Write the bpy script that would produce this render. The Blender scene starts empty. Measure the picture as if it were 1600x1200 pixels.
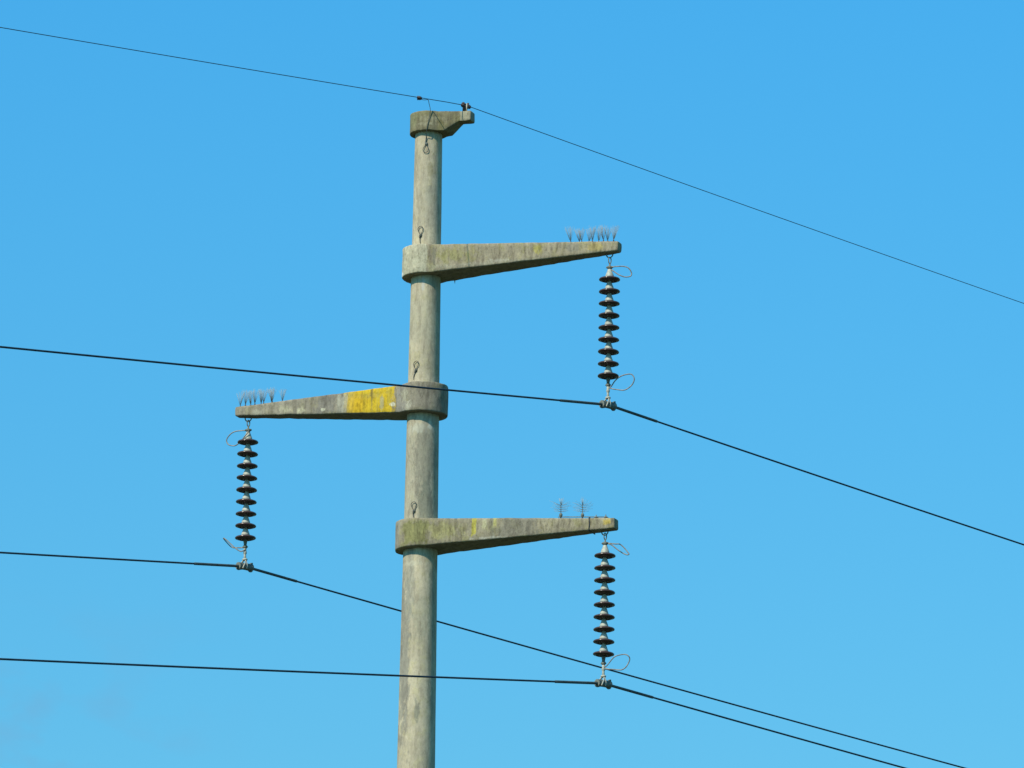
import bpy, bmesh, math, random
from mathutils import Vector, Matrix, noise
R = math.radians
sc = bpy.context.scene
col = sc.collection

# ------------------------------------------------------------------ camera
PITCH, ROLL = R(15.0), R(0.98)
cam_d = bpy.data.cameras.new('camera'); cam = bpy.data.objects.new('camera', cam_d)
col.objects.link(cam)
cam.location = (0, 0, 1.6)
cam.rotation_euler = (Matrix.Rotation(R(90) + PITCH, 3, 'X') @ Matrix.Rotation(ROLL, 3, 'Z')).to_euler()
cam_d.sensor_width = 36; cam_d.lens = 270.44
cam_d.clip_start = 0.5; cam_d.clip_end = 20000
sc.camera = cam

# ------------------------------------------------------------------ light
SUN_EL, SUN_AZ = R(43), R(221)          # azimuth clockwise from +Y: behind the camera to the left
sdir = Vector((math.sin(SUN_AZ) * math.cos(SUN_EL), math.cos(SUN_AZ) * math.cos(SUN_EL), math.sin(SUN_EL)))
sl = bpy.data.lights.new('sun', 'SUN'); sl.energy = 5.0; sl.angle = R(0.5); sl.color = (1.0, 0.925, 0.77)
so = bpy.data.objects.new('sun', sl); col.objects.link(so)
so.rotation_euler = sdir.to_track_quat('Z', 'Y').to_euler(); so.location = (-60, -60, 80)

world = bpy.data.worlds.new('World'); sc.world = world; world.use_nodes = True
wt = world.node_tree; wt.nodes.clear()
wn, wl = wt.nodes, wt.links
sky = wn.new('ShaderNodeTexSky'); sky.sky_type = 'NISHITA'; sky.sun_disc = False
sky.sun_elevation = SUN_EL; sky.sun_rotation = SUN_AZ
sky.altitude = 300; sky.air_density = 1.0; sky.dust_density = 0.6; sky.ozone_density = 1.6
tint = wn.new('ShaderNodeMix'); tint.data_type = 'RGBA'; tint.blend_type = 'MULTIPLY'; tint.inputs[0].default_value = 1
wl.new(sky.outputs[0], tint.inputs[6])
# the faintest thin cloud low on the left
wtc = wn.new('ShaderNodeTexCoord')
tz = wn.new('ShaderNodeSeparateXYZ'); wl.new(wtc.outputs['Generated'], tz.inputs[0])
tf = wn.new('ShaderNodeMapRange'); tf.inputs[1].default_value = 0.20; tf.inputs[2].default_value = 0.315
wl.new(tz.outputs[2], tf.inputs[0])
tm = wn.new('ShaderNodeMix'); tm.data_type = 'RGBA'; wl.new(tf.outputs[0], tm.inputs[0])
tm.inputs[6].default_value = (0.465, 1.16, 1.22, 1); tm.inputs[7].default_value = (0.315, 1.29, 1.60, 1)
wl.new(tm.outputs[2], tint.inputs[7])
wmap = wn.new('ShaderNodeMapping'); wmap.inputs['Scale'].default_value = (75, 75, 130)
wl.new(wtc.outputs['Generated'], wmap.inputs[0])
wno = wn.new('ShaderNodeTexNoise'); wno.inputs['Scale'].default_value = 1.0; wno.inputs['Detail'].default_value = 4
wl.new(wmap.outputs[0], wno.inputs['Vector'])
wr = wn.new('ShaderNodeMapRange'); wr.inputs[1].default_value = 0.48; wr.inputs[2].default_value = 0.75
wr.inputs[3].default_value = 0; wr.inputs[4].default_value = 0.75
wl.new(wno.outputs[0], wr.inputs[0])
wsep = wn.new('ShaderNodeSeparateXYZ'); wl.new(wtc.outputs['Generated'], wsep.inputs[0])
wz = wn.new('ShaderNodeMapRange'); wz.inputs[1].default_value = 0.232; wz.inputs[2].default_value = 0.216
wl.new(wsep.outputs[2], wz.inputs[0])
wx = wn.new('ShaderNodeMapRange'); wx.inputs[1].default_value = -0.032; wx.inputs[2].default_value = -0.060
wl.new(wsep.outputs[0], wx.inputs[0])
wzx = wn.new('ShaderNodeMath'); wzx.operation = 'MULTIPLY'; wl.new(wz.outputs[0], wzx.inputs[0]); wl.new(wx.outputs[0], wzx.inputs[1])
wm = wn.new('ShaderNodeMath'); wm.operation = 'MULTIPLY'
wl.new(wr.outputs[0], wm.inputs[0]); wl.new(wzx.outputs[0], wm.inputs[1])
cmix = wn.new('ShaderNodeMix'); cmix.data_type = 'RGBA'
wl.new(wm.outputs[0], cmix.inputs[0]); wl.new(tint.outputs[2], cmix.inputs[6])
cmix.inputs[7].default_value = (1.45, 3.55, 5.6, 1)
bg = wn.new('ShaderNodeBackground'); bg.inputs[1].default_value = 0.12
wo = wn.new('ShaderNodeOutputWorld')
wl.new(cmix.outputs[2], bg.inputs[0]); wl.new(bg.outputs[0], wo.inputs[0])

sc.view_settings.view_transform = 'Standard'; sc.view_settings.look = 'None'
sc.view_settings.exposure = 0.0; sc.view_settings.gamma = 1.0
sc.render.engine = 'CYCLES'
sc.cycles.filter_width = 1.5

random.seed(7)
# ------------------------------------------------------------------ helpers
def tag(o, label, cat, group=None, kind=None):
    if label: o['label'] = label
    if cat: o['category'] = cat
    if group: o['group'] = group
    if kind: o['kind'] = kind
    return o

def empty(name, loc, rz=0):
    o = bpy.data.objects.new(name, None); col.objects.link(o)
    o.location = loc; o.rotation_euler = (0, 0, rz); o.empty_display_size = 0.3
    return o

def link(name, bm, mat, parent=None, loc=(0, 0, 0), rz=0, smooth=True, auto=None):
    me = bpy.data.meshes.new(name)
    bmesh.ops.recalc_face_normals(bm, faces=bm.faces)
    bm.to_mesh(me); bm.free()
    me.materials.append(mat)
    if smooth: me.shade_smooth()
    if auto is not None: me.set_sharp_from_angle(angle=R(auto))
    o = bpy.data.objects.new(name, me); col.objects.link(o)
    o.parent = parent; o.location = loc; o.rotation_euler = (0, 0, rz)
    return o

def tube(bm, pts, r, n=8, closed=False):
    pts = [Vector(p) for p in pts]; N = len(pts)
    rad = r if isinstance(r, (list, tuple)) else [r] * N
    rings = []; up = None
    for i, p in enumerate(pts):
        if closed: t = pts[(i + 1) % N] - pts[i - 1]
        else: t = pts[min(i + 1, N - 1)] - pts[max(i - 1, 0)]
        if t.length < 1e-9: t = Vector((0, 0, 1))
        t.normalize()
        if up is None:
            up = Vector((0, 0, 1)) if abs(t.z) < .9 else Vector((1, 0, 0))
        a = t.cross(up)
        if a.length < 1e-5: a = t.cross(Vector((0.3, 1, .1)))
        a.normalize(); b = a.cross(t).normalized(); up = b
        rings.append([bm.verts.new(p + (a * math.cos(2 * math.pi * k / n) + b * math.sin(2 * math.pi * k / n)) * rad[i]) for k in range(n)])
    M = N if closed else N - 1
    for i in range(M):
        A, B = rings[i], rings[(i + 1) % N]
        for k in range(n):
            bm.faces.new((A[k], A[(k + 1) % n], B[(k + 1) % n], B[k]))
    if not closed:
        bm.faces.new(rings[0]); bm.faces.new(list(reversed(rings[-1])))

def smooth_path(pts, sub=6, closed=False):
    P = [Vector(p) for p in pts]; N = len(P); out = []
    rng = range(N) if closed else range(N - 1)
    for i in rng:
        if closed: p0, p1, p2, p3 = P[i - 1], P[i], P[(i + 1) % N], P[(i + 2) % N]
        else: p0, p1, p2, p3 = P[max(i - 1, 0)], P[i], P[i + 1], P[min(i + 2, N - 1)]
        for s in range(sub):
            t = s / sub
            out.append(0.5 * ((2 * p1) + (p2 - p0) * t + (2 * p0 - 5 * p1 + 4 * p2 - p3) * t * t + (3 * p1 - p0 - 3 * p2 + p3) * t ** 3))
    if not closed: out.append(P[-1])
    return out

def lathe(bm, prof, n=32, off=(0, 0, 0)):
    off = Vector(off); rings = []
    for r, z in prof:
        if r < 1e-6: rings.append([bm.verts.new(off + Vector((0, 0, z)))])
        else: rings.append([bm.verts.new(off + Vector((r * math.cos(2 * math.pi * k / n), r * math.sin(2 * math.pi * k / n), z))) for k in range(n)])
    for A, B in zip(rings, rings[1:]):
        if len(A) == 1 and len(B) == 1: continue
        for k in range(n):
            k2 = (k + 1) % n
            if len(A) == 1: bm.faces.new((A[0], B[k2], B[k]))
            elif len(B) == 1: bm.faces.new((A[k], A[k2], B[0]))
            else: bm.faces.new((A[k], A[k2], B[k2], B[k]))

def box(bm, c, s, rot=None, bev=0.0):
    m = Matrix.Translation(c) @ (rot.to_4x4() if rot else Matrix.Identity(4)) @ Matrix.Diagonal((s[0], s[1], s[2], 1))
    r = bmesh.ops.create_cube(bm, size=1, matrix=m)
    if bev:
        es = list({e for v in r['verts'] for e in v.link_edges})
        bmesh.ops.bevel(bm, geom=es, offset=bev, segments=2, affect='EDGES')

# ------------------------------------------------------------------ materials
class NT:
    def __init__(s, name):
        s.mat = bpy.data.materials.new(name); s.mat.use_nodes = True
        s.t = s.mat.node_tree; s.n = s.t.nodes; s.l = s.t.links
        s.b = s.n['Principled BSDF']
        s.tc = s.n.new('ShaderNodeTexCoord').outputs['Object']
    def inp(s, node, i, v):
        if isinstance(v, bpy.types.NodeSocket): s.l.new(v, node.inputs[i])
        elif v is not None: node.inputs[i].default_value = v
    def math(s, op, a, b=None, clamp=False):
        m = s.n.new('ShaderNodeMath'); m.operation = op; m.use_clamp = clamp
        s.inp(m, 0, a); s.inp(m, 1, b); return m.outputs[0]
    def noise(s, scale, detail=4, rough=.55, vec=(1, 1, 1), off=(0, 0, 0)):
        mp = s.n.new('ShaderNodeMapping'); mp.inputs['Scale'].default_value = vec; mp.inputs['Location'].default_value = off
        s.l.new(s.tc, mp.inputs[0])
        t = s.n.new('ShaderNodeTexNoise'); t.inputs['Scale'].default_value = scale
        t.inputs['Detail'].default_value = detail; t.inputs['Roughness'].default_value = rough
        s.l.new(mp.outputs[0], t.inputs['Vector']); return t.outputs[0]
    def ramp(s, v, a, b, lo=0., hi=1.):
        m = s.n.new('ShaderNodeMapRange'); m.interpolation_type = 'SMOOTHSTEP'
        s.inp(m, 0, v); s.inp(m, 1, a); s.inp(m, 2, b); s.inp(m, 3, lo); s.inp(m, 4, hi); return m.outputs[0]
    def mix(s, f, a, b, mode='MIX'):
        m = s.n.new('ShaderNodeMix'); m.data_type = 'RGBA'; m.blend_type = mode
        s.inp(m, 0, f)
        s.inp(m, 6, a if isinstance(a, bpy.types.NodeSocket) else (*a, 1))
        s.inp(m, 7, b if isinstance(b, bpy.types.NodeSocket) else (*b, 1)); return m.outputs[2]

def concrete(name, base, grime, seed=0, patches=(), streak=.6, lichen=.35, speck=.5, bump=.5):
    """base colour, grime colour; patches: (shape, cx, cz, hx, hz, colour, strength, softness) in object x / z"""
    N = NT(name); o = (seed * 3.7, seed * 1.3, seed * 5.1)
    big = N.noise(2.2, 4, .6, (1, 1, .55), o)
    st = N.noise(15, 6, .72, (1, 1, .24), o)
    st2 = N.noise(28, 6, .72, (1, 1, .30), o)
    mid = N.noise(9, 6, .7, (1, 1, .8), o)
    fine = N.noise(30, 6, .78, (1, 1, .7), o)
    blot = N.noise(6.5, 6, .75, (1, 1, .42), (o[1], o[2], o[0]))
    c = N.mix(N.ramp(big, .40, .60), base, tuple(x * .82 for x in base))
    c = N.mix(N.math('MULTIPLY', N.ramp(mid, .49, .62), lichen), c, (base[0] * .84, base[1] * .88, base[2] * .45))
    c = N.mix(N.math('MULTIPLY', N.ramp(blot, .49, .57), streak * .75), c, tuple((x * .55 + g * .45) for x, g in zip(base, grime)))
    if patches:
        geo = N.n.new('ShaderNodeNewGeometry'); gs = N.n.new('ShaderNodeSeparateXYZ'); N.l.new(geo.outputs['Normal'], gs.inputs[0])
        notbelow = N.ramp(gs.outputs[2], -.6, -.4)
        sp = N.n.new('ShaderNodeSeparateXYZ'); N.l.new(N.tc, sp.inputs[0]); X, Z = sp.outputs[0], sp.outputs[2]
        wob = N.noise(17, 6, .75, (1, 1, .5), (1, 2, 3))
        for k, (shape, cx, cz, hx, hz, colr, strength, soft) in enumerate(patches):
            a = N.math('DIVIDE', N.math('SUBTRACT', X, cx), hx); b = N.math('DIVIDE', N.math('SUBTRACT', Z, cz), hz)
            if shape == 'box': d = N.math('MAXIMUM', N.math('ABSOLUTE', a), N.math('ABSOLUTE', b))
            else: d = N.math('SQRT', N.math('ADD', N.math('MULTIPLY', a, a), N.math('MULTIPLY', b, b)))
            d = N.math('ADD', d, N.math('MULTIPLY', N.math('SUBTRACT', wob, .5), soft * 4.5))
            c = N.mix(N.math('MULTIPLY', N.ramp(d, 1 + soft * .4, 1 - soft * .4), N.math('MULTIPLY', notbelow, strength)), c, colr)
    def mul(f, m):
        nonlocal c
        c = N.mix(f, c, m, 'MULTIPLY')
    mul(N.math('MULTIPLY', N.ramp(st, .48, .60), streak), (.60, .58, .58))
    mul(N.math('MULTIPLY', N.ramp(st2, .50, .62), streak * .8), (.72, .70, .68))
    mul(N.math('MULTIPLY', N.ramp(fine, .51, .60), speck), (.62, .62, .58))
    mul(N.math('MULTIPLY', N.ramp(fine, .46, .38), speck), (1.28, 1.26, 1.2))
    mul(N.math('MULTIPLY', N.ramp(st, .46, .36), streak), (1.16, 1.15, 1.1))
    N.l.new(c, N.b.inputs['Base Color'])
    N.b.inputs['Roughness'].default_value = .93
    N.b.inputs['Specular IOR Level'].default_value = .25
    bp = N.n.new('ShaderNodeBump'); bp.inputs['Strength'].default_value = bump; bp.inputs['Distance'].default_value = .012
    N.l.new(N.math('ADD', N.math('MULTIPLY', fine, .6), mid), bp.inputs['Height']); N.l.new(bp.outputs[0], N.b.inputs['Normal'])
    return N.mat

def metal(name, c1, c2, rough=.6, metallic=.3, scale=40, spec=.4):
    N = NT(name); n = N.noise(scale, 4)
    N.l.new(N.mix(N.ramp(n, .38, .64), c1, c2), N.b.inputs['Base Color'])
    N.b.inputs['Roughness'].default_value = rough; N.b.inputs['Metallic'].default_value = metallic
    N.b.inputs['Specular IOR Level'].default_value = spec
    return N.mat

PALE = (.495, .425, .295)
YEL = (.55, .37, .014)
m_shaft = concrete('shaft_concrete', PALE, (.22, .195, .14), 1, [
    ('round', .03, 28.35, .035, .10, (.25, .21, .12), .6, .5),
    ('round', .03, 28.05, .05, .12, (.25, .25, .19), .5, .6),
    ('box', .10, 26.55, .02, .42, (.22, .22, .16), .5, .6),
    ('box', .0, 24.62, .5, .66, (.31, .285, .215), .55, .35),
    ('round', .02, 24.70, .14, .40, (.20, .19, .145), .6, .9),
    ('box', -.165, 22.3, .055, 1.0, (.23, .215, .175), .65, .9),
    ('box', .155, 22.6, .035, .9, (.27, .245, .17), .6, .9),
    ('round', .0, 27.95, .16, .35, (.36, .325, .24), .5, .9),
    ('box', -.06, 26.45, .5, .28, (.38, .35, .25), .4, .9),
    ('round', .06, 24.15, .09, .30, (.16, .17, .13), .55, .6),
    ('round', -.12, 23.2, .06, .5, (.24, .24, .20), .5, .7),
    ('round', -.16, 22.1, .05, .6, (.24, .225, .18), .6, .7),
    ('round', -.05, 25.10, .16, .05, (.50, .48, .38), .5, 1.2), ('round', .09, 25.14, .02, .06, (.55, .53, .45), .6, .8), ('round', -.06, 23.42, .13, .035, (.50, .46, .34), .5, 1.0),
    ('round', .0, 21.6, .035, .14, (.22, .22, .17), .7, .6),
    ('round', .02, 22.75, .1, .25, (.30, .29, .21), .4, .7),
    ('round', -.03, 26.90, .022, .09, (.44, .44, .42), .55, .5)], streak=.5, lichen=.22, speck=.32, bump=.35)
ARM = (.315, .268, .182)
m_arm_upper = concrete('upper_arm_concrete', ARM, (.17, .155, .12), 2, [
    ('box', -.14, 0, .25, .30, (.46, .425, .30), .85, .12),
    ('round', .41, .02, .16, .08, (.27, .25, .09), .6, 1.2),
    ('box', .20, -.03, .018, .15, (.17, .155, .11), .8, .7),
    ('round', .17, -.11, .05, .05, (.42, .38, .20), .6, 1.2),
    ('round', 1.51, .02, .07, .055, (.33, .29, .07), .75, .9),
    ('round', 2.235, .0, .09, .045, (.42, .33, .12), .7, .9),
    ('round', -.26, -.16, .05, .035, (.68, .66, .56), .95, .3),
    ('round', 1.95, .01, .1, .05, (.22, .20, .16), .6, .8),
    ('round', 1.0, -.09, .12, .02, (.45, .42, .33), .6, 1.2),
    ('box', .8, -.12, .55, .022, (.38, .35, .26), .5, 1.2)], streak=.6, lichen=.45, speck=.7)
m_arm_left = concrete('left_arm_concrete', (.285, .25, .185), (.13, .115, .095), 3, [
    ('box', .63, .02, .335, .4, YEL, .95, .22), ('box', .90, .0, .055, .4, (.38, .29, .09), .6, .9), ('round', .66, .08, .2, .03, (.34, .27, .09), .5, 1.4),
    ('round', .80, -.02, .14, .12, (.60, .36, .02), .6, .8),
    ('box', .47, -.02, .028, .075, (.33, .30, .17), .8, .9),
    ('box', .60, .04, .012, .12, (.24, .18, .05), .8, 1.0),
    ('box', .525, .0, .015, .2, (.42, .32, .05), .5, 1.2),
    ('box', .36, .05, .03, .12, (.40, .31, .06), .5, 1.2),
    ('box', .70, .0, .02, .3, (.50, .36, .03), .6, 1.2),
    ('round', .325, -.055, .035, .030, (.60, .58, .46), .85, .7),
    ('box', .19, 0, .075, .3, (.25, .23, .20), .6, .4),
    ('round', .15, .02, .05, .06, (.40, .37, .25), .6, 1.6),
    ('round', .08, -.12, .05, .04, (.50, .47, .36), .7, 1.6),
    ('box', 1.0, 0, .07, .12, (.36, .34, .26), .7, .5),
    ('box', 1.22, .03, .12, .10, (.18, .165, .145), .6, .6),
    ('round', 1.77, .02, .07, .04, (.42, .39, .26), .7, 1.2),
    ('round', 1.56, -.01, .05, .03, (.48, .45, .30), .7, 1.2),
    ('round', 1.26, -.03, .03, .02, (.55, .52, .38), .8, .9),
    ('round', 2.15, -.0, .05, .05, (.36, .34, .25), .6, 1.0)], streak=.6, lichen=.3, speck=.6)
m_arm_lower = concrete('lower_arm_concrete', (.31, .268, .182), (.14, .125, .10), 4, [
    ('box', -.30, 0, .13, .3, (.27, .25, .20), .8, .3),
    ('box', .04, -.01, .15, .13, (.215, .205, .075), .8, .35),
    ('round', .38, .0, .20, .1, (.30, .28, .11), .6, .9),
    ('box', .77, .04, .026, .11, (.40, .35, .055), .85, .5),
    ('box', 1.03, .07, .025, .06, (.42, .38, .13), .8, .7),
    ('box', .90, .07, .02, .06, (.45, .42, .26), .6, .8),
    ('box', 1.30, .03, .24, .14, (.19, .175, .14), .65, .6),
    ('round', .98, -.12, .16, .015, (.55, .52, .42), .6, 1.3),
    ('round', 2.43, -.005, .045, .035, (.46, .34, .07), .8, .8)], streak=.6, lichen=.45, speck=.7)
m_cap = concrete('cap_concrete', (.235, .205, .122), (.10, .088, .06), 5, [
    ('round', .0, -.045, .12, .018, (.40, .37, .25), .45, 1.6),
    ('round', .12, .02, .10, .03, (.36, .33, .22), .4, 1.9),
    ('round', -.14, .03, .1, .1, (.17, .17, .085), .6, .6),
    ('box', .525, .06, .085, .5, (.30, .275, .195), .8, .12)], streak=.5, lichen=.4, speck=.6)
m_porcelain = metal('brown_porcelain', (.058, .034, .029), (.075, .042, .035), .22, 0, 30, .5)
m_galv = metal('galvanised_iron', (.42, .42, .35), (.33, .33, .275), .65, .1, 30)
m_galvdark = metal('weathered_iron', (.17, .19, .16), (.11, .11, .09), .7, .2, 60)
m_horn = metal('horn_rod', (.30, .26, .21), (.16, .15, .13), .6, .2, 25)
m_rust = metal('rusty_fitting', (.09, .06, .05), (.05, .04, .04), .7, .1, 60)
m_wire = metal('aged_aluminium', (.03, .055, .075), (.02, .04, .06), .8, .0, 20, .15)
m_gwire = metal('aged_steel_wire', (.04, .06, .08), (.03, .045, .06), .8, .0, 20, .15)
m_rod = metal('armour_rod_aluminium', (.085, .105, .105), (.055, .075, .08), .75, .0, 20, .2)
m_spike = metal('spike_wire', (.36, .38, .36), (.27, .29, .27), .6, .1, 20)
m_spikebase = metal('spike_base', (.07, .07, .075), (.04, .04, .045), .7, 0, 40)
m_loop = metal('loop_wire', (.09, .10, .085), (.06, .065, .06), .7, .1, 50)

# ------------------------------------------------------------------ ground
PX, PY = -1.069, 90.0
def gz(x, y):
    r = math.hypot(x - PX, y - PY)
    h = 4.6 * math.exp(-(r / 70) ** 2)
    far = max(0, math.hypot(x, y) - 220)
    h += 10 * (1 - math.exp(-far / 500)) * (1 + noise.noise(Vector((x / 300, y / 300, 0))))
    h += 0.25 * noise.noise(Vector((x / 14, y / 14, 2)))
    return h - (4.6 * math.exp(-(math.hypot(PX, PY) / 70) ** 2) + .25 * noise.noise(Vector((0, 0, 2))))
bm = bmesh.new()
rad = [0, 3, 6, 10, 15, 20, 27, 35, 45, 55, 65, 75, 85, 95, 105, 120, 140, 170, 220, 300, 420, 600, 900, 1400, 2200, 3500, 6000]
prev = None
for r in rad:
    n = 1 if r == 0 else 72
    ring = [bm.verts.new((r * math.cos(2 * math.pi * k / 72), r * math.sin(2 * math.pi * k / 72), gz(r * math.cos(2 * math.pi * k / 72), r * math.sin(2 * math.pi * k / 72)))) for k in range(n)]
    if prev:
        for k in range(72):
            k2 = (k + 1) % 72
            if len(prev) == 1: bm.faces.new((prev[0], ring[k], ring[k2]))
            else: bm.faces.new((prev[k], ring[k], ring[k2], prev[k2]))
    prev = ring
N = NT('grass_ground')
N.l.new(N.mix(N.ramp(N.noise(.08, 6), .35, .65), (.022, .036, .012), (.045, .05, .022)), N.b.inputs['Base Color'])
N.b.inputs['Roughness'].default_value = .95
link('ground', bm, N.mat)['kind'] = 'structure'

# ------------------------------------------------------------------ the concrete pole
BASE = gz(PX, PY) - .3
BETA = R(21.5)
pole = empty('power_pole', (PX, PY, BASE))
tag(pole, 'tall round tapering concrete power pole with three stained tapering crossarms against blue sky', 'power pole')
def prad(z): return .166 + (28.8 - z) * .0079

bm = bmesh.new(); rings = []
zs = [BASE + i * (28.86 - BASE) / 90 for i in range(91)]
for z in zs:
    rr = prad(z); ring = []
    for k in range(56):
        a = 2 * math.pi * k / 56
        q = rr + .0022 * noise.noise(Vector((math.cos(a) * 3, math.sin(a) * 3, z * 1.7)))
        ring.append(bm.verts.new((q * math.cos(a), q * math.sin(a), z)))
    if rings:
        for k in range(56): bm.faces.new((rings[-1][k], rings[-1][(k + 1) % 56], ring[(k + 1) % 56], ring[k]))
    rings.append(ring)
bm.faces.new(rings[-1]); bm.faces.new(rings[0])
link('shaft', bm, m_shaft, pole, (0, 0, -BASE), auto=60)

def loft_arm(r, L, wtip, prof, seed, block=None, rnd=.016, rough=.005, wf=.89):
    """prof: list of (l, ztop, zbot) ; stadium ring at one end, taper to a blunt tip"""
    def interp(l):
        if l <= prof[0][0]: return prof[0][1:]
        for (a, t0, b0), (b, t1, b1) in zip(prof, prof[1:]):
            if l <= b:
                f = (l - a) / (b - a); return t0 + (t1 - t0) * f, b0 + (b1 - b0) * f
        return prof[-1][1:]
    Lt = block or L
    w0 = r * wf
    line = lambda l: w0 + (wtip - w0) * l / Lt
    def half(l):
        if l < 0: return math.sqrt(max(r * r - l * l, 1e-6))
        if l > Lt: return wtip
        c = math.sqrt(r * r - l * l) if l < r else 0
        return max(c, line(l))
    st = [-r * math.cos(math.pi / 2 * i / 16) for i in range(17)]
    st[0] = -r * .9995
    x = .0; step = .035 if L < 1 else .06
    while x < L - .03: x += step; st.append(min(x, L - .02))
    for p in prof[1:-1]: st.append(p[0])
    if block: st += [block, block + .004]
    st = sorted(set(round(s, 5) for s in st)) + [L - .006, L]
    bm = bmesh.new(); prev = None
    for i, l in enumerate(st):
        w = half(l); zt, zb = interp(l)
        q = min(rnd, w * .9)
        if l >= L - 1e-6: w -= .012; zt -= .010; zb += .010
        elif l > L - .01: w -= .004; zt -= .003; zb += .003
        sec = []
        nz, ny = 6, 4
        pts = []
        # section going round: right side up, top, left side down, bottom
        for k in range(nz + 1): pts.append((w, zb + q + (zt - zb - 2 * q) * k / nz))
        pts.append((w - q * .3, zt - q * .3))
        for k in range(ny + 1): pts.append((w - q - (2 * w - 2 * q) * k / ny, zt))
        pts.append((-w + q * .3, zt - q * .3))
        for k in range(nz + 1): pts.append((-w, zt - q - (zt - zb - 2 * q) * k / nz))
        pts.append((-w + q * .3, zb + q * .3))
        for k in range(ny + 1): pts.append((-w + q + (2 * w - 2 * q) * k / ny, zb))
        pts.append((w - q * .3, zb + q * .3))
        for (y, z) in pts:
            v = Vector((l, y, z)); s = Vector((l * 9 + seed * 7, y * 9, z * 9))
            d = Vector((noise.noise(s), noise.noise(s + Vector((5, 9, 1))), noise.noise(s + Vector((11, 3, 7))))) * rough
            d += Vector((0, noise.noise(s * 3.3), noise.noise(s * 3.3 + Vector((4, 4, 4))))) * rough * .7
            sec.append(bm.verts.new(v + d))
        if prev:
            n = len(sec)
            for k in range(n): bm.faces.new((prev[k], prev[(k + 1) % n], sec[(k + 1) % n], sec[k]))
        else: bm.faces.new(sec)
        prev = sec
    bm.faces.new(list(reversed(prev)))
    return bm

def hook_bm(l, z0, axis_is_x=True):
    """U shaped eye bolt below the arm tip, hanging in the arm's own plane"""
    bm = bmesh.new(); w = .044
    p = [(l - w, 0, z0 + .09), (l - w, 0, z0 + .03), (l - w, 0, z0 - .005), (l - w * .72, 0, z0 - .040), (l, 0, z0 - .058), (l + w * .72, 0, z0 - .040), (l + w, 0, z0 - .005), (l + w, 0, z0 + .03), (l + w, 0, z0 + .09)]
    tube(bm, smooth_path(p, 4), .0075, 8)
    return bm

arms = []
for (ztop, zbot, tt, tb, ang, mat, lab, seed, hl, r, L) in (
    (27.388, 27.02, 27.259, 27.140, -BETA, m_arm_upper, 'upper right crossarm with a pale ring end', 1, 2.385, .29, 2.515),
    (25.656, 25.29, 25.590, 25.478, math.pi - BETA, m_arm_left, 'left crossarm with a worn yellow painted band', 2, 2.303, .30, 2.455),
    (23.960, 23.608, 23.823, 23.697, -BETA, m_arm_lower, 'lower right crossarm with olive green stains', 3, 2.372, .305, 2.52)):
    zm = (ztop + zbot) / 2
    prof = [(-r, ztop - zm, zbot - zm), (.03, ztop - zm - .002, zbot - zm + .001), (L, tt - zm, tb - zm)]
    bm = loft_arm(r, L, .068, prof, seed, wf=.74 if seed == 2 else .88)
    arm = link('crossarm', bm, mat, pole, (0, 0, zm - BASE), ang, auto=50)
    arm['label'] = lab
    zh = prof[1][2] + (prof[2][2] - prof[1][2]) * (hl - .03) / (L - .03)
    link('hook', hook_bm(hl, zh), m_galvdark, arm)
    if seed == 1:
        bm = bmesh.new(); lathe(bm, [(0, .012), (.010, .010), (.007, -.012), (.004, -.030), (.0015, -.046), (0, -.048)], 8)
        link('lime_drip', bm, m_galv, arm, (.30, .20, zbot - zm + .012))
    arms.append((arm, zm, prof, ang, L, hl))

zc = (29.094 + 28.846) / 2
bm = loft_arm(.232, .575, .075, [(-.232, .124, -.124), (.26, .121, -.124), (.425, .119, -.008), (.575, .119, -.012)], 4, block=.455, rnd=.012, rough=.003)
cap = link('pole_cap', bm, m_cap, pole, (0, 0, zc - BASE), -BETA, auto=40)
cap['label'] = 'dark stained concrete cap with a short beak to the right'

# earthing loops standing out of the shaft, one under the cap and one above each ring
def eye_loop(z, ang, up=1, lean=0, split=0.):
    """a wire eye with its ferrule and tail; ang: direction round the shaft"""
    d = Vector((math.cos(ang), math.sin(ang), 0)); s = Vector((-d.y, d.x, 0))
    rr = prad(z) + .005
    def P(u, w, o=0.0): return tuple(d * (rr + o * .55) + s * (u + lean * w) + Vector((0, 0, z + up * w * .82)))
    bm = bmesh.new()
    p = [P(0, .0, .004), P(-.012, .02, .006), P(-.030, .060, .012), P(-.034, .095, .016), P(-.018, .122, .018), P(.006, .125, .018), P(.026, .105, .016), P(.028, .065, .012), P(.012, .02, .006), P(.003, .0, .004)]
    tube(bm, smooth_path(p, 5), .0042, 6)
    lp = link('earthing_loop', bm, m_loop, pole, (0, 0, -BASE))
    bm = bmesh.new()
    tube(bm, [P(-.006, -.050, .004), P(-.006, -.045, .004), P(-.004, .0, .004), P(-.003, .006, .004)], [.007, .010, .010, .007], 8)
    tube(bm, [P(.010, -.030, .004), P(.011, .012, .005)], .008, 8)
    tube(bm, smooth_path([P(-.006, -.05, .003), P(-.003 - split, -.08, .002), P(.002 - 2 * split, -.115, -.004), P(.004 - 2 * split, -.15, -.02)], 3), .0055, 6)
    link('ferrule', bm, m_galvdark if up < 0 else m_loop, lp)
fa = R(-90)
eye_loop(28.675, fa - .17, -1, 0)
eye_loop(27.53, fa - .42, 1, .04)
eye_loop(25.83, fa - .52, 1, .10, .01)
eye_loop(24.07, fa - .42, 1, .02)

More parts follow.
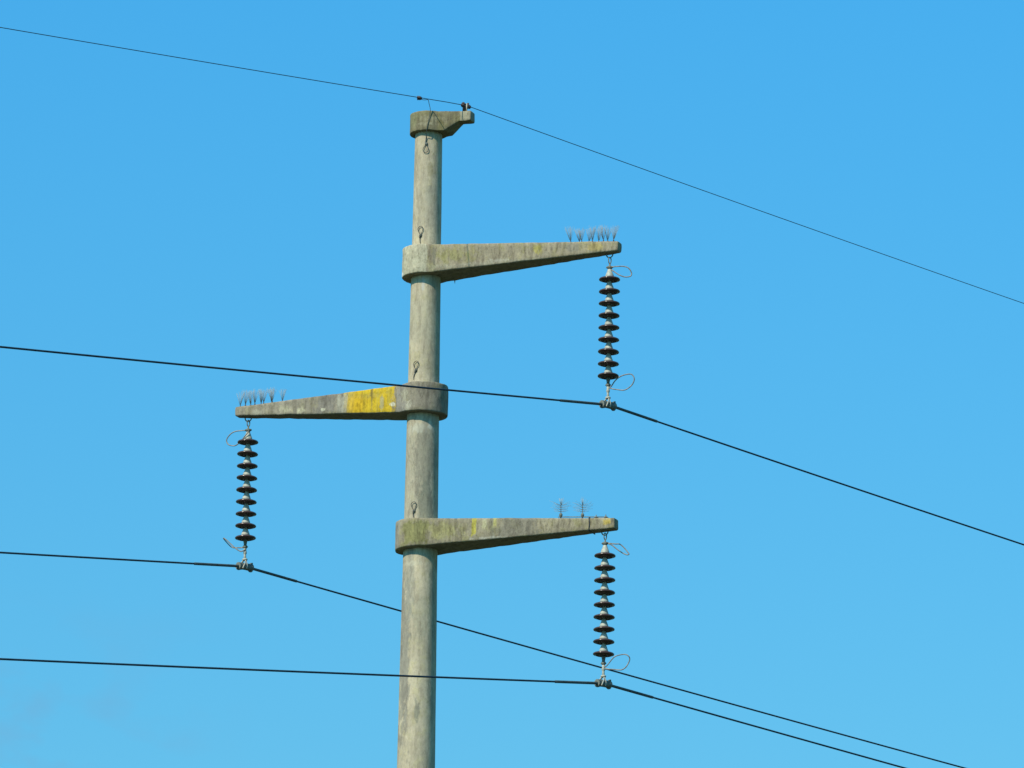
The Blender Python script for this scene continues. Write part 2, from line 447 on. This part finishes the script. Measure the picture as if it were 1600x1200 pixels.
# ------------------------------------------------------------------ lines: directions and sag
AL, AR = R(55.46), R(57.27)
dL = Vector((-math.cos(AL), -math.sin(AL), 0)); dR = Vector((math.cos(AR), math.sin(AR), 0))
def line_pt(P, t, sL, sR, c):
    """t<0: towards the camera on the left, t>0: away on the right; bent smoothly through the clamp"""
    a = abs(t); s, d = (sL, dL) if t < 0 else (sR, dR)
    q = Vector(P) + d * a; q.z += -s * a + c * a * a
    m = (sL + sR) / 2 * .10
    k = max(0, 1 - a / .20)
    q.z -= m * k * k
    return q
def span(bm, P, t0, t1, r, par, n=8, ts=None):
    if ts is None:
        ts = []; t = t0
        while t < t1:
            ts.append(t); t += .05 if abs(t) < .4 else (.4 if abs(t) < 3 else 2.0)
        ts.append(t1)
    o = Vector(P); tube(bm, [line_pt(P, t, *par) - o for t in ts], r, n)
CON = (.17607, -.04668, .00021); GND = (.16578, -.06287, .000255)
a_out = Vector((math.cos(BETA), -math.sin(BETA), 0))
def on_arm(l, ang): return Vector((PX + l * math.cos(ang), PY + l * math.sin(ang), 0))

# ------------------------------------------------------------------ insulator strings
def disc_profile():
    return [(.046, .002), (.060, .0), (.082, -.003), (.100, -.0065), (.113, -.011), (.1215, -.015), (.1265, -.021), (.1285, -.0265), (.1275, -.032), (.1235, -.035), (.117, -.035),
            (.111, -.032), (.104, -.030), (.100, -.043), (.095, -.045), (.090, -.031), (.082, -.030), (.077, -.043), (.073, -.044), (.068, -.031),
            (.058, -.034), (.052, -.046), (.047, -.046), (.040, -.034), (.018, -.032), (.0, -.032)]
def cap_profile(top=.105):
    return [(0, top), (.016, top), (.023, top - .006), (.027, top - .018), (.036, top - .042), (.045, top - .065), (.0515, top - .084), (.053, top - .094), (.052, .003), (.044, -.003), (0, -.003)]
SP = .1504
def make_string(P):
    """P: wire point below; discs counted from the top; origin at the first disc's rim level"""
    root = empty('insulator_string', P)
    Z = 1.540
    bm = bmesh.new(); lathe(bm, disc_profile(), 40)
    bmc = bmesh.new(); lathe(bmc, cap_profile(), 24)
    # pin that hangs into the next cap
    lathe(bmc, [(0, -.03), (.014, -.03), (.014, -.050), (.011, -.053), (0, -.053)], 12)
    first = None
    for k in range(9):
        loc = (0, 0, Z + .045 - SP * k)
        if first is None:
            d = link('insulator_disc', bm, m_porcelain, root, loc, auto=70)
            c = link('disc_cap', bmc, m_galv, d, auto=60)
            first = (d, c)
        else:
            d = first[0].copy(); col.objects.link(d); d.parent = root; d.location = loc
            d.rotation_euler = (random.uniform(-.03, .03), random.uniform(-.03, .03), k * .7)
            c = first[1].copy(); col.objects.link(c); c.parent = d
    # hanging fittings above: link through the hook, ball socket
    bm = bmesh.new()
    zt = Z + .285
    rot = [(0, 0, 0)]
    link_pts = [(0, .0, zt + .012), (0, .017, zt), (0, .020, zt - .03), (0, .014, zt - .058), (0, 0, zt - .066), (0, -.014, zt - .058), (0, -.020, zt - .03), (0, -.017, zt)]
    s, c_ = math.sin(R(40)), math.cos(R(40))
    tube(bm, smooth_path([(p[1] * c_, p[1] * s, p[2]) for p in link_pts], 3, True), .0062, 8, True)
    lathe(bm, [(0, Z + .228), (.010, Z + .228), (.010, Z + .195), (.015, Z + .19), (.015, Z + .165), (0, Z + .165)], 12)
    link('shackle', bm, m_galvdark, root)
    bm = bmesh.new()
    lathe(bm, [(0, Z + .188), (.022, Z + .188), (.034, Z + .176), (.030, Z + .160), (.018, Z + .147), (0, Z + .143)], 14)
    box(bm, (0, 0, Z + .172), (.085, .03, .022), Matrix.Rotation(-BETA, 3, 'Z'), .005)
    link('horn_bracket', bm, m_galvdark, root)
    # below: last pin, ball, socket tongue
    zl = Z + .045 - 8 * SP
    bm = bmesh.new()
    lathe(bm, [(0, zl - .035), (.026, zl - .036), (.024, zl - .070), (.019, zl - .100), (.015, zl - .128), (0, zl - .128)], 16)
    link('lower_pin', bm, m_galvdark, root)
    bm = bmesh.new()
    lathe(bm, [(0, zl - .118), (.022, zl - .119), (.027, zl - .132), (.025, zl - .150), (.016, zl - .160), (0, zl - .160)], 14)
    box(bm, (0, 0, zl - .138), (.066, .026, .02), Matrix.Rotation(-BETA, 3, 'Z'), .005)
    link('horn_bracket', bm, m_galvdark, root)
    bm = bmesh.new()
    lathe(bm, [(0, zl - .158), (.017, zl - .159), (.016, zl - .185), (.021, zl - .200), (.021, zl - .222), (.013, zl - .236), (.016, zl - .252), (.015, zl - .285), (.009, zl - .300), (0, zl - .300)], 12)
    box(bm, (0.0, 0, zl - .262), (.034, .012, .075), Matrix.Rotation(R(55), 3, 'Z'), .004)
    link('socket_tongue', bm, m_galv, root)
    # suspension clamp: boat shaped body round the rods, keeper, straps, trunnion
    cl = []
    for i, t in enumerate([-.135, -.128, -.10, -.05, 0, .05, .10, .138, .146]):
        q = line_pt((0, 0, 0), t, *CON); e = abs(t) / .146
        cl.append((q, .032 + .008 * e ** 3, .042 + .002 * e ** 3))
    bm = bmesh.new(); prev = None
    for q, w, h in cl:
        side = Vector((dR.y, -dR.x, 0)).normalized()
        sec = [bm.verts.new(q + side * (w * math.cos(a)) + Vector((0, 0, (h * math.sin(a) * (1.15 if math.sin(a) > 0 else .95)) + .002))) for a in [2 * math.pi * k / 16 for k in range(16)]]
        if prev:
            for k in range(16): bm.faces.new((prev[k], prev[(k + 1) % 16], sec[(k + 1) % 16], sec[k]))
        else: bm.faces.new(sec)
        prev = sec
    bm.faces.new(list(reversed(prev)))
    # keeper lips
    for t in (-.12, .125):
        q = line_pt((0, 0, 0), t, *CON)
        box(bm, q + Vector((0, 0, -.030 if t < 0 else -.034)), (.05, .05, .03), Matrix.Rotation(AR, 3, 'Z'), .010)
    q = line_pt((0, 0, 0), .140, *CON)
    box(bm, q + Vector((0, 0, .045)), (.012, .045, .045), Matrix.Rotation(AR, 3, 'Z'), .004)
    clm = link('suspension_clamp', bm, m_galvdark, root, auto=50)
    bm = bmesh.new()
    side = Vector((dR.y, -dR.x, 0)).normalized()
    for sgn in (1, -1):
        for tt in (-.085, -.012):
            p = [Vector((0, 0, .088)) + side * .012 * sgn, line_pt((0, 0, 0), tt * .35, *CON) + side * .030 * sgn + Vector((0, 0, .055)),
                 line_pt((0, 0, 0), tt * .8, *CON) + side * .044 * sgn + Vector((0, 0, .02)), line_pt((0, 0, 0), tt * 1.15, *CON) + side * .043 * sgn + Vector((0, 0, -.030))]
            tube(bm, smooth_path(p, 4), .0075, 6)
    box(bm, (0, 0, .085), (.045, .06, .03), Matrix.Rotation(AR, 3, 'Z'), .008)
    link('clamp_strap', bm, m_galv, clm)
    return root

def off(dx, up, k, dep=0.0):
    """offset in the plane of the arm axis and the vertical from measured metres across and up"""
    x = dx * math.cos(ROLL) + -up * math.sin(ROLL) * 1.0
    u = up * math.cos(ROLL) + dx * math.sin(ROLL)
    l = x / math.cos(BETA)
    z = (u - l * math.sin(BETA) * math.sin(PITCH)) / math.cos(PITCH)
    v = a_out * l + Vector((0, 0, z))
    return v + Vector((0, 1, -.268)) * dep

S = 1 / 129.0
def loop_horn(root, ref, refz, pts, closed=True):
    bm = bmesh.new(); P = []
    for q in pts:
        d = q[2] if len(q) > 2 else 0
        P.append(off((q[0] - ref[0]) * S, (ref[1] - q[1]) * S, 1, d) + Vector((0, 0, refz)))
    tube(bm, smooth_path(P, 6, closed), .0068, 8, closed)
    return link('arcing_horn', bm, m_horn, root)

Z0 = 1.540
WZ = {}
strings = []
# (arm, label, reference disc pixel measurements -> local metres)
data = [
    (on_arm(2.388, -BETA) + Vector((0, 0, 25.244)), 'insulator string hanging from the tip of the upper right crossarm', (952.5, 440),
     [(955, 419, -.01), (966, 418.5, -.02), (975, 417.3), (982, 420), (986.5, 426, .02), (985, 431, .02), (977, 432.3, .02), (968, 430, .01), (960, 425.5), (954, 420.5)],
     [(949, 605), (954, 604), (960, 596, -.01), (968, 588.5), (978, 585), (986, 585), (990, 590.5, .01), (988, 597.5, .02), (982, 604, .02), (974, 608, .02), (964, 607.8, .01), (955, 607)]),
    (on_arm(2.300, math.pi - BETA) + Vector((0, 0, 23.590)), 'insulator string hanging from the tip of the left crossarm', (387, 694),
     [(387, 674), (378, 673.4), (366, 675), (358, 680), (353, 688), (355, 694.5), (361, 697.2), (368, 696.5), (376, 692.5, -.04), (383, 686, -.07), (388, 678, -.05)],
     [(383, 857), (374, 855.5, .02), (364, 854, .04), (357, 848, .05), (349.5, 840.5, .03), (354, 846.5, -.03), (365, 857.5, -.05), (372, 863, -.05), (378, 865, -.04), (384, 861, -.02)]),
    (on_arm(2.378, -BETA) + Vector((0, 0, 21.822)), 'insulator string hanging from the tip of the lower right crossarm', (944.5, 873),
     [(944, 851), (952, 851.5), (960, 852.4), (967, 852.6), (973, 856.5, .01), (979, 863, .02), (981.3, 866.5, .02), (978, 867.5, .02), (971, 864.5, .02), (962, 859, .01), (954, 853.5)],
     [(943, 1041), (947, 1039, -.02), (951, 1034, -.02), (958, 1026, -.02), (966, 1021.5), (975, 1020.5), (980.5, 1023, .01), (981.5, 1028, .02), (977, 1037, .02), (971, 1042, .02), (965, 1043.5, .01), (955, 1043.3), (947, 1043)]),
]
for P, lab, ref, top, bot in data:
    s = make_string(P)
    tag(s, lab, 'insulator', 'insulator strings')
    loop_horn(s, ref, Z0, top); loop_horn(s, ref, Z0, bot)

# ------------------------------------------------------------------ conductors and ground wire
labs = ['power line passing in front of the yellow painted left crossarm',
        'power line held by the left insulator string, passing behind the concrete pole',
        'lowest power line, held by the lower right insulator string']
random.seed(4)
for (P, *_), lab in zip(data, labs):
    bm = bmesh.new(); span(bm, P, -118, 150, .0116, CON, 8)
    w = link('power_line', bm, m_wire, None, P)
    tag(w, lab, 'power line', 'conductors of the power line')
    bm = bmesh.new()
    ts = [-1.02, -1.012] + [-.95 + .05 * i for i in range(39)] + [1.05, 1.12, 1.13]
    rr = [.0125] + [.0168] * (len(ts) - 2) + [.0125]
    P0 = Vector(P); tube(bm, [line_pt(P0, t, *CON) - P0 for t in ts], rr, 12)
    link('armour_rods', bm, m_rod, w)

G = Vector((PX + .474 * math.cos(BETA), PY - .474 * math.sin(BETA), 29.183))
bm = bmesh.new(); span(bm, G, -118, 150, .0048, GND, 8)
gw = link('ground_wire', bm, m_gwire, None, G)
tag(gw, 'thin topmost ground wire clamped on the beak of the pole cap', 'wire')
bm = bmesh.new()
for t in (-.055, .02, .085):
    q = line_pt(Vector((0, 0, 0)), t, *GND)
    box(bm, q + Vector((0, 0, -.004)), (.045, .040, .046), Matrix.Rotation(AR, 3, 'Z'), .010)
box(bm, line_pt(Vector((0, 0, 0)), .015, *GND) + Vector((0, 0, .012)), (.17, .022, .022), Matrix.Rotation(AR, 3, 'Z'), .006)
box(bm, (.0, 0, -.038), (.050, .042, .07), Matrix.Rotation(AR, 3, 'Z'), .008)
tube(bm, [(-.022, 0, .035), (-.022, 0, -.090)], .012, 8)
tube(bm, [(.034, -.02, .02), (.034, -.02, -.050)], .011, 8)
wc = link('wire_clamp', bm, m_rust, gw)
bm = bmesh.new()
tube(bm, [(.018, -.03, .012), (.018, -.03, -.092)], .007, 8)
link('clamp_bolt', bm, m_galv, wc)

# earthing lead: from a tap on the ground wire, over the cap's face, down to the upper loop
tT = -.97
T = line_pt(G, tT, *GND)
lead = empty('earthing_lead', T)
tag(lead, 'thin curved earthing wire running from the ground wire down over the pole cap', 'wire')
bm = bmesh.new()
def rel(x, y, z): return Vector((PX + x, PY + y, z)) - T
fr = -.245
pts = [Vector((.0, 0, -.012)), Vector((.05, .02, -.022)), Vector((.10, .10, -.055)), rel(.0, -.31, 29.15) , rel(.014, -.262, 29.105), rel(.014, fr - .004, 29.06), rel(.0, fr + .002, 28.98), rel(-.018, fr + .004, 28.88),
       rel(-.024, fr + .014, 28.83), rel(-.028, -.195, 28.79), rel(-.03, -.180, 28.74), rel(-.032, -.178, 28.70)]
# end of the tap sits above and in front; ease the lead back to the cap
pts[2] = (pts[1] + pts[3]) / 2 + Vector((.02, 0, .025))
tube(bm, smooth_path(pts, 6), .0040, 6)
link('lead_wire', bm, m_loop, lead)
bm = bmesh.new()
box(bm, (0, 0, -.006), (.062, .05, .038), Matrix.Rotation(AR, 3, 'Z'), .010)
tube(bm, [(-.02, 0, .02), (-.02, 0, -.03)], .009, 8)
link('tap_clamp', bm, m_rust, lead)

# ------------------------------------------------------------------ bird deterrents on the arm tips
def fan(bm, o, h, seed, spread=.66, nw=28, r=.0008, lean=(0, 0)):
    rd = random.Random(seed)
    for i in range(nw):
        a = rd.uniform(0, 2 * math.pi); s = spread * math.sqrt(rd.random()) * .5
        b = .035
        top = Vector(o) + Vector((math.cos(a) * s * h + lean[0] * h, math.sin(a) * s * h + lean[1] * h, h * rd.uniform(.85, 1.02)))
        mid = Vector(o) + Vector((math.cos(a) * s * .10 * h + lean[0] * b, math.sin(a) * s * .10 * h, b))
        tube(bm, [mid, mid.lerp(top, .5) + Vector((0, 0, .004)), top], r, 4)
def spike_strip(idx, ls, tops, rail, lab):
    arm, zm, prof, ang, L, hl = arms[idx]
    def zt(l): return prof[1][1] + (prof[2][1] - prof[1][1]) * (l - .03) / (L - .03)
    base = on_arm(rail[0], ang) + Vector((0, 0, zm + zt(rail[0])))
    root = empty('bird_spike_strip', base, ang)
    tag(root, lab, 'bird spikes', 'bird deterrents on the crossarm tips')
    bm = bmesh.new()
    z0 = zm - base.z
    def Pt(l, dz=0, y=0): return Vector((l - rail[0], y, z0 + zt(l) + dz))
    tube(bm, [Pt(rail[0], .010), Pt((rail[0] + rail[1]) / 2, .013), Pt(rail[1], .010)], .006, 6)
    for l in (rail[0] + .06, (rail[0] + rail[1]) / 2 + .05, rail[1] - .1):
        box(bm, Pt(l, .006), (.04, .06, .014), None, .003)
    link('rail', bm, m_spikebase, root)
    first = None
    for k, (l, h) in enumerate(zip(ls, tops)):
        sbm = bmesh.new(); lathe(sbm, [(0, 0), (.009, 0), (.008, .02), (.004, .03), (.0035, .04), (0, .042)], 8)
        loc = Pt(l, .006, (.016 if k % 2 else -.012))
        st = link('spike_base', sbm, m_spikebase, root, loc)
        fbm = bmesh.new(); fan(fbm, (0, 0, 0), h, 30 * idx + k, lean=(random.uniform(-.08, .08), random.uniform(-.1, .1)))
        link('spike_wires', fbm, m_spike, st)
def lpos(px, idx):
    k = -1 if idx == 1 else 1
    xc = {0: 668.3, 1: 663}[idx]
    return k * (px - xc) * S / math.cos(BETA) / (1.01 if k > 0 else .99)
spike_strip(0, [lpos(x, 0) for x in (896.7, 909, 914, 924, 930.7, 939.3, 948, 953.3, 963.8)], [.205, .19, .185, .19, .20, .195, .21, .20, .21],
            (lpos(912, 0), lpos(967, 0)), 'row of nine wiry bird spikes on the tip of the upper right crossarm')
spike_strip(1, [lpos(x, 1) for x in (375.6, 385, 392, 400, 408.4, 413.8, 424.8, 427.5, 441.9)], [.205, .205, .205, .205, .20, .195, .205, .195, .18],
            (lpos(426, 1), lpos(374, 1)), 'row of nine wiry bird spikes on the tip of the left crossarm')

arm, zm, prof, ang, L, hl = arms[2]
def zt2(l): return zm + prof[1][1] + (prof[2][1] - prof[1][1]) * (l - .03) / (L - .03)
def l3(px): return (px - 658.5) * S / math.cos(BETA) / 1.01
b0 = on_arm(l3(877), ang) + Vector((0, 0, zt2(l3(877))))
root = empty('bird_brush_rail', b0, ang)
tag(root, 'two bushy wire bird deterrents on a thin rail on the lower right crossarm', 'bird spikes', 'bird deterrents on the crossarm tips')
bm = bmesh.new()
xl = l3(951) - l3(877)
za, zb = .034, zt2(l3(951)) - b0.z + .02
tube(bm, [(-.02, -.03, za), (xl * .5, -.03, (za + zb) / 2), (xl, -.03, zb)], .0055, 6)
for px in (934, 949):
    x = l3(px) - l3(877); zz = zt2(l3(px)) - b0.z
    box(bm, (x, -.01, zz + .012), (.035, .11, .022), None, .005)
    tube(bm, [(x, -.045, zz - .0), (x + .003, -.045, zz + .045)], .007, 8)
link('rail', bm, m_galvdark, root)
bm = bmesh.new()
x = l3(926) - l3(877); w = .074; zt_, zb_ = zt2(l3(926)) - b0.z + .004, prof[1][2] + (prof[2][2] - prof[1][2]) * (l3(926) - .03) / (L - .03) + zm - b0.z - .004
w = .305 - (.305 - .068) * l3(926) / L + .004
pp = [(x, -w, zt_), (x + .004, -w - .001, (zt_ + zb_) / 2), (x - .003, -w, zb_), (x, w, zb_), (x, w, zt_)]
tube(bm, pp, .0060, 6, True)
link('strap', bm, m_spikebase, root)
for k, px in enumerate((878.8, 912.4)):
    x = l3(px) - l3(877)
    zr = za + (zb - za) * x / xl
    bm = bmesh.new()
    lathe(bm, [(0, -.012), (.010, -.012), (.012, .0), (.020, .012), (.021, .030), (.012, .042), (.005, .05), (.004, .175), (0, .178)], 12)
    hub = link('brush_hub', bm, m_galvdark, root, (x, -.03, zr))
    bm = bmesh.new(); rd = random.Random(50 + k)
    for tier, (z, ln, up) in enumerate(((.072, .085, .10), (.100, .100, .16), (.128, .112, .22), (.155, .105, .30))):
        for i in range(9):
            a = 2 * math.pi * (i + rd.uniform(-.3, .3)) / 9
            l = ln * 1.25 * rd.uniform(.7, 1.08); d = Vector((math.cos(a), math.sin(a), 0))
            tube(bm, [Vector((0, 0, z - .012)), Vector((0, 0, z)) + d * l * .5, Vector((0, 0, z + up * l * rd.uniform(.2, 1))) + d * l], .0013, 4)
    for i in range(10):
        a = rd.uniform(0, 6.28); s = rd.uniform(.01, .055)
        tube(bm, [(0, 0, .14), (math.cos(a) * s, math.sin(a) * s, .235 * rd.uniform(.88, 1.05))], .0013, 4)
    if k == 0:
        tube(bm, [(0, 0, .13), (-.06, -.02, .17), (-.13, -.05, .195)], .0012, 4)
    link('brush_wires', bm, m_spike, hub)
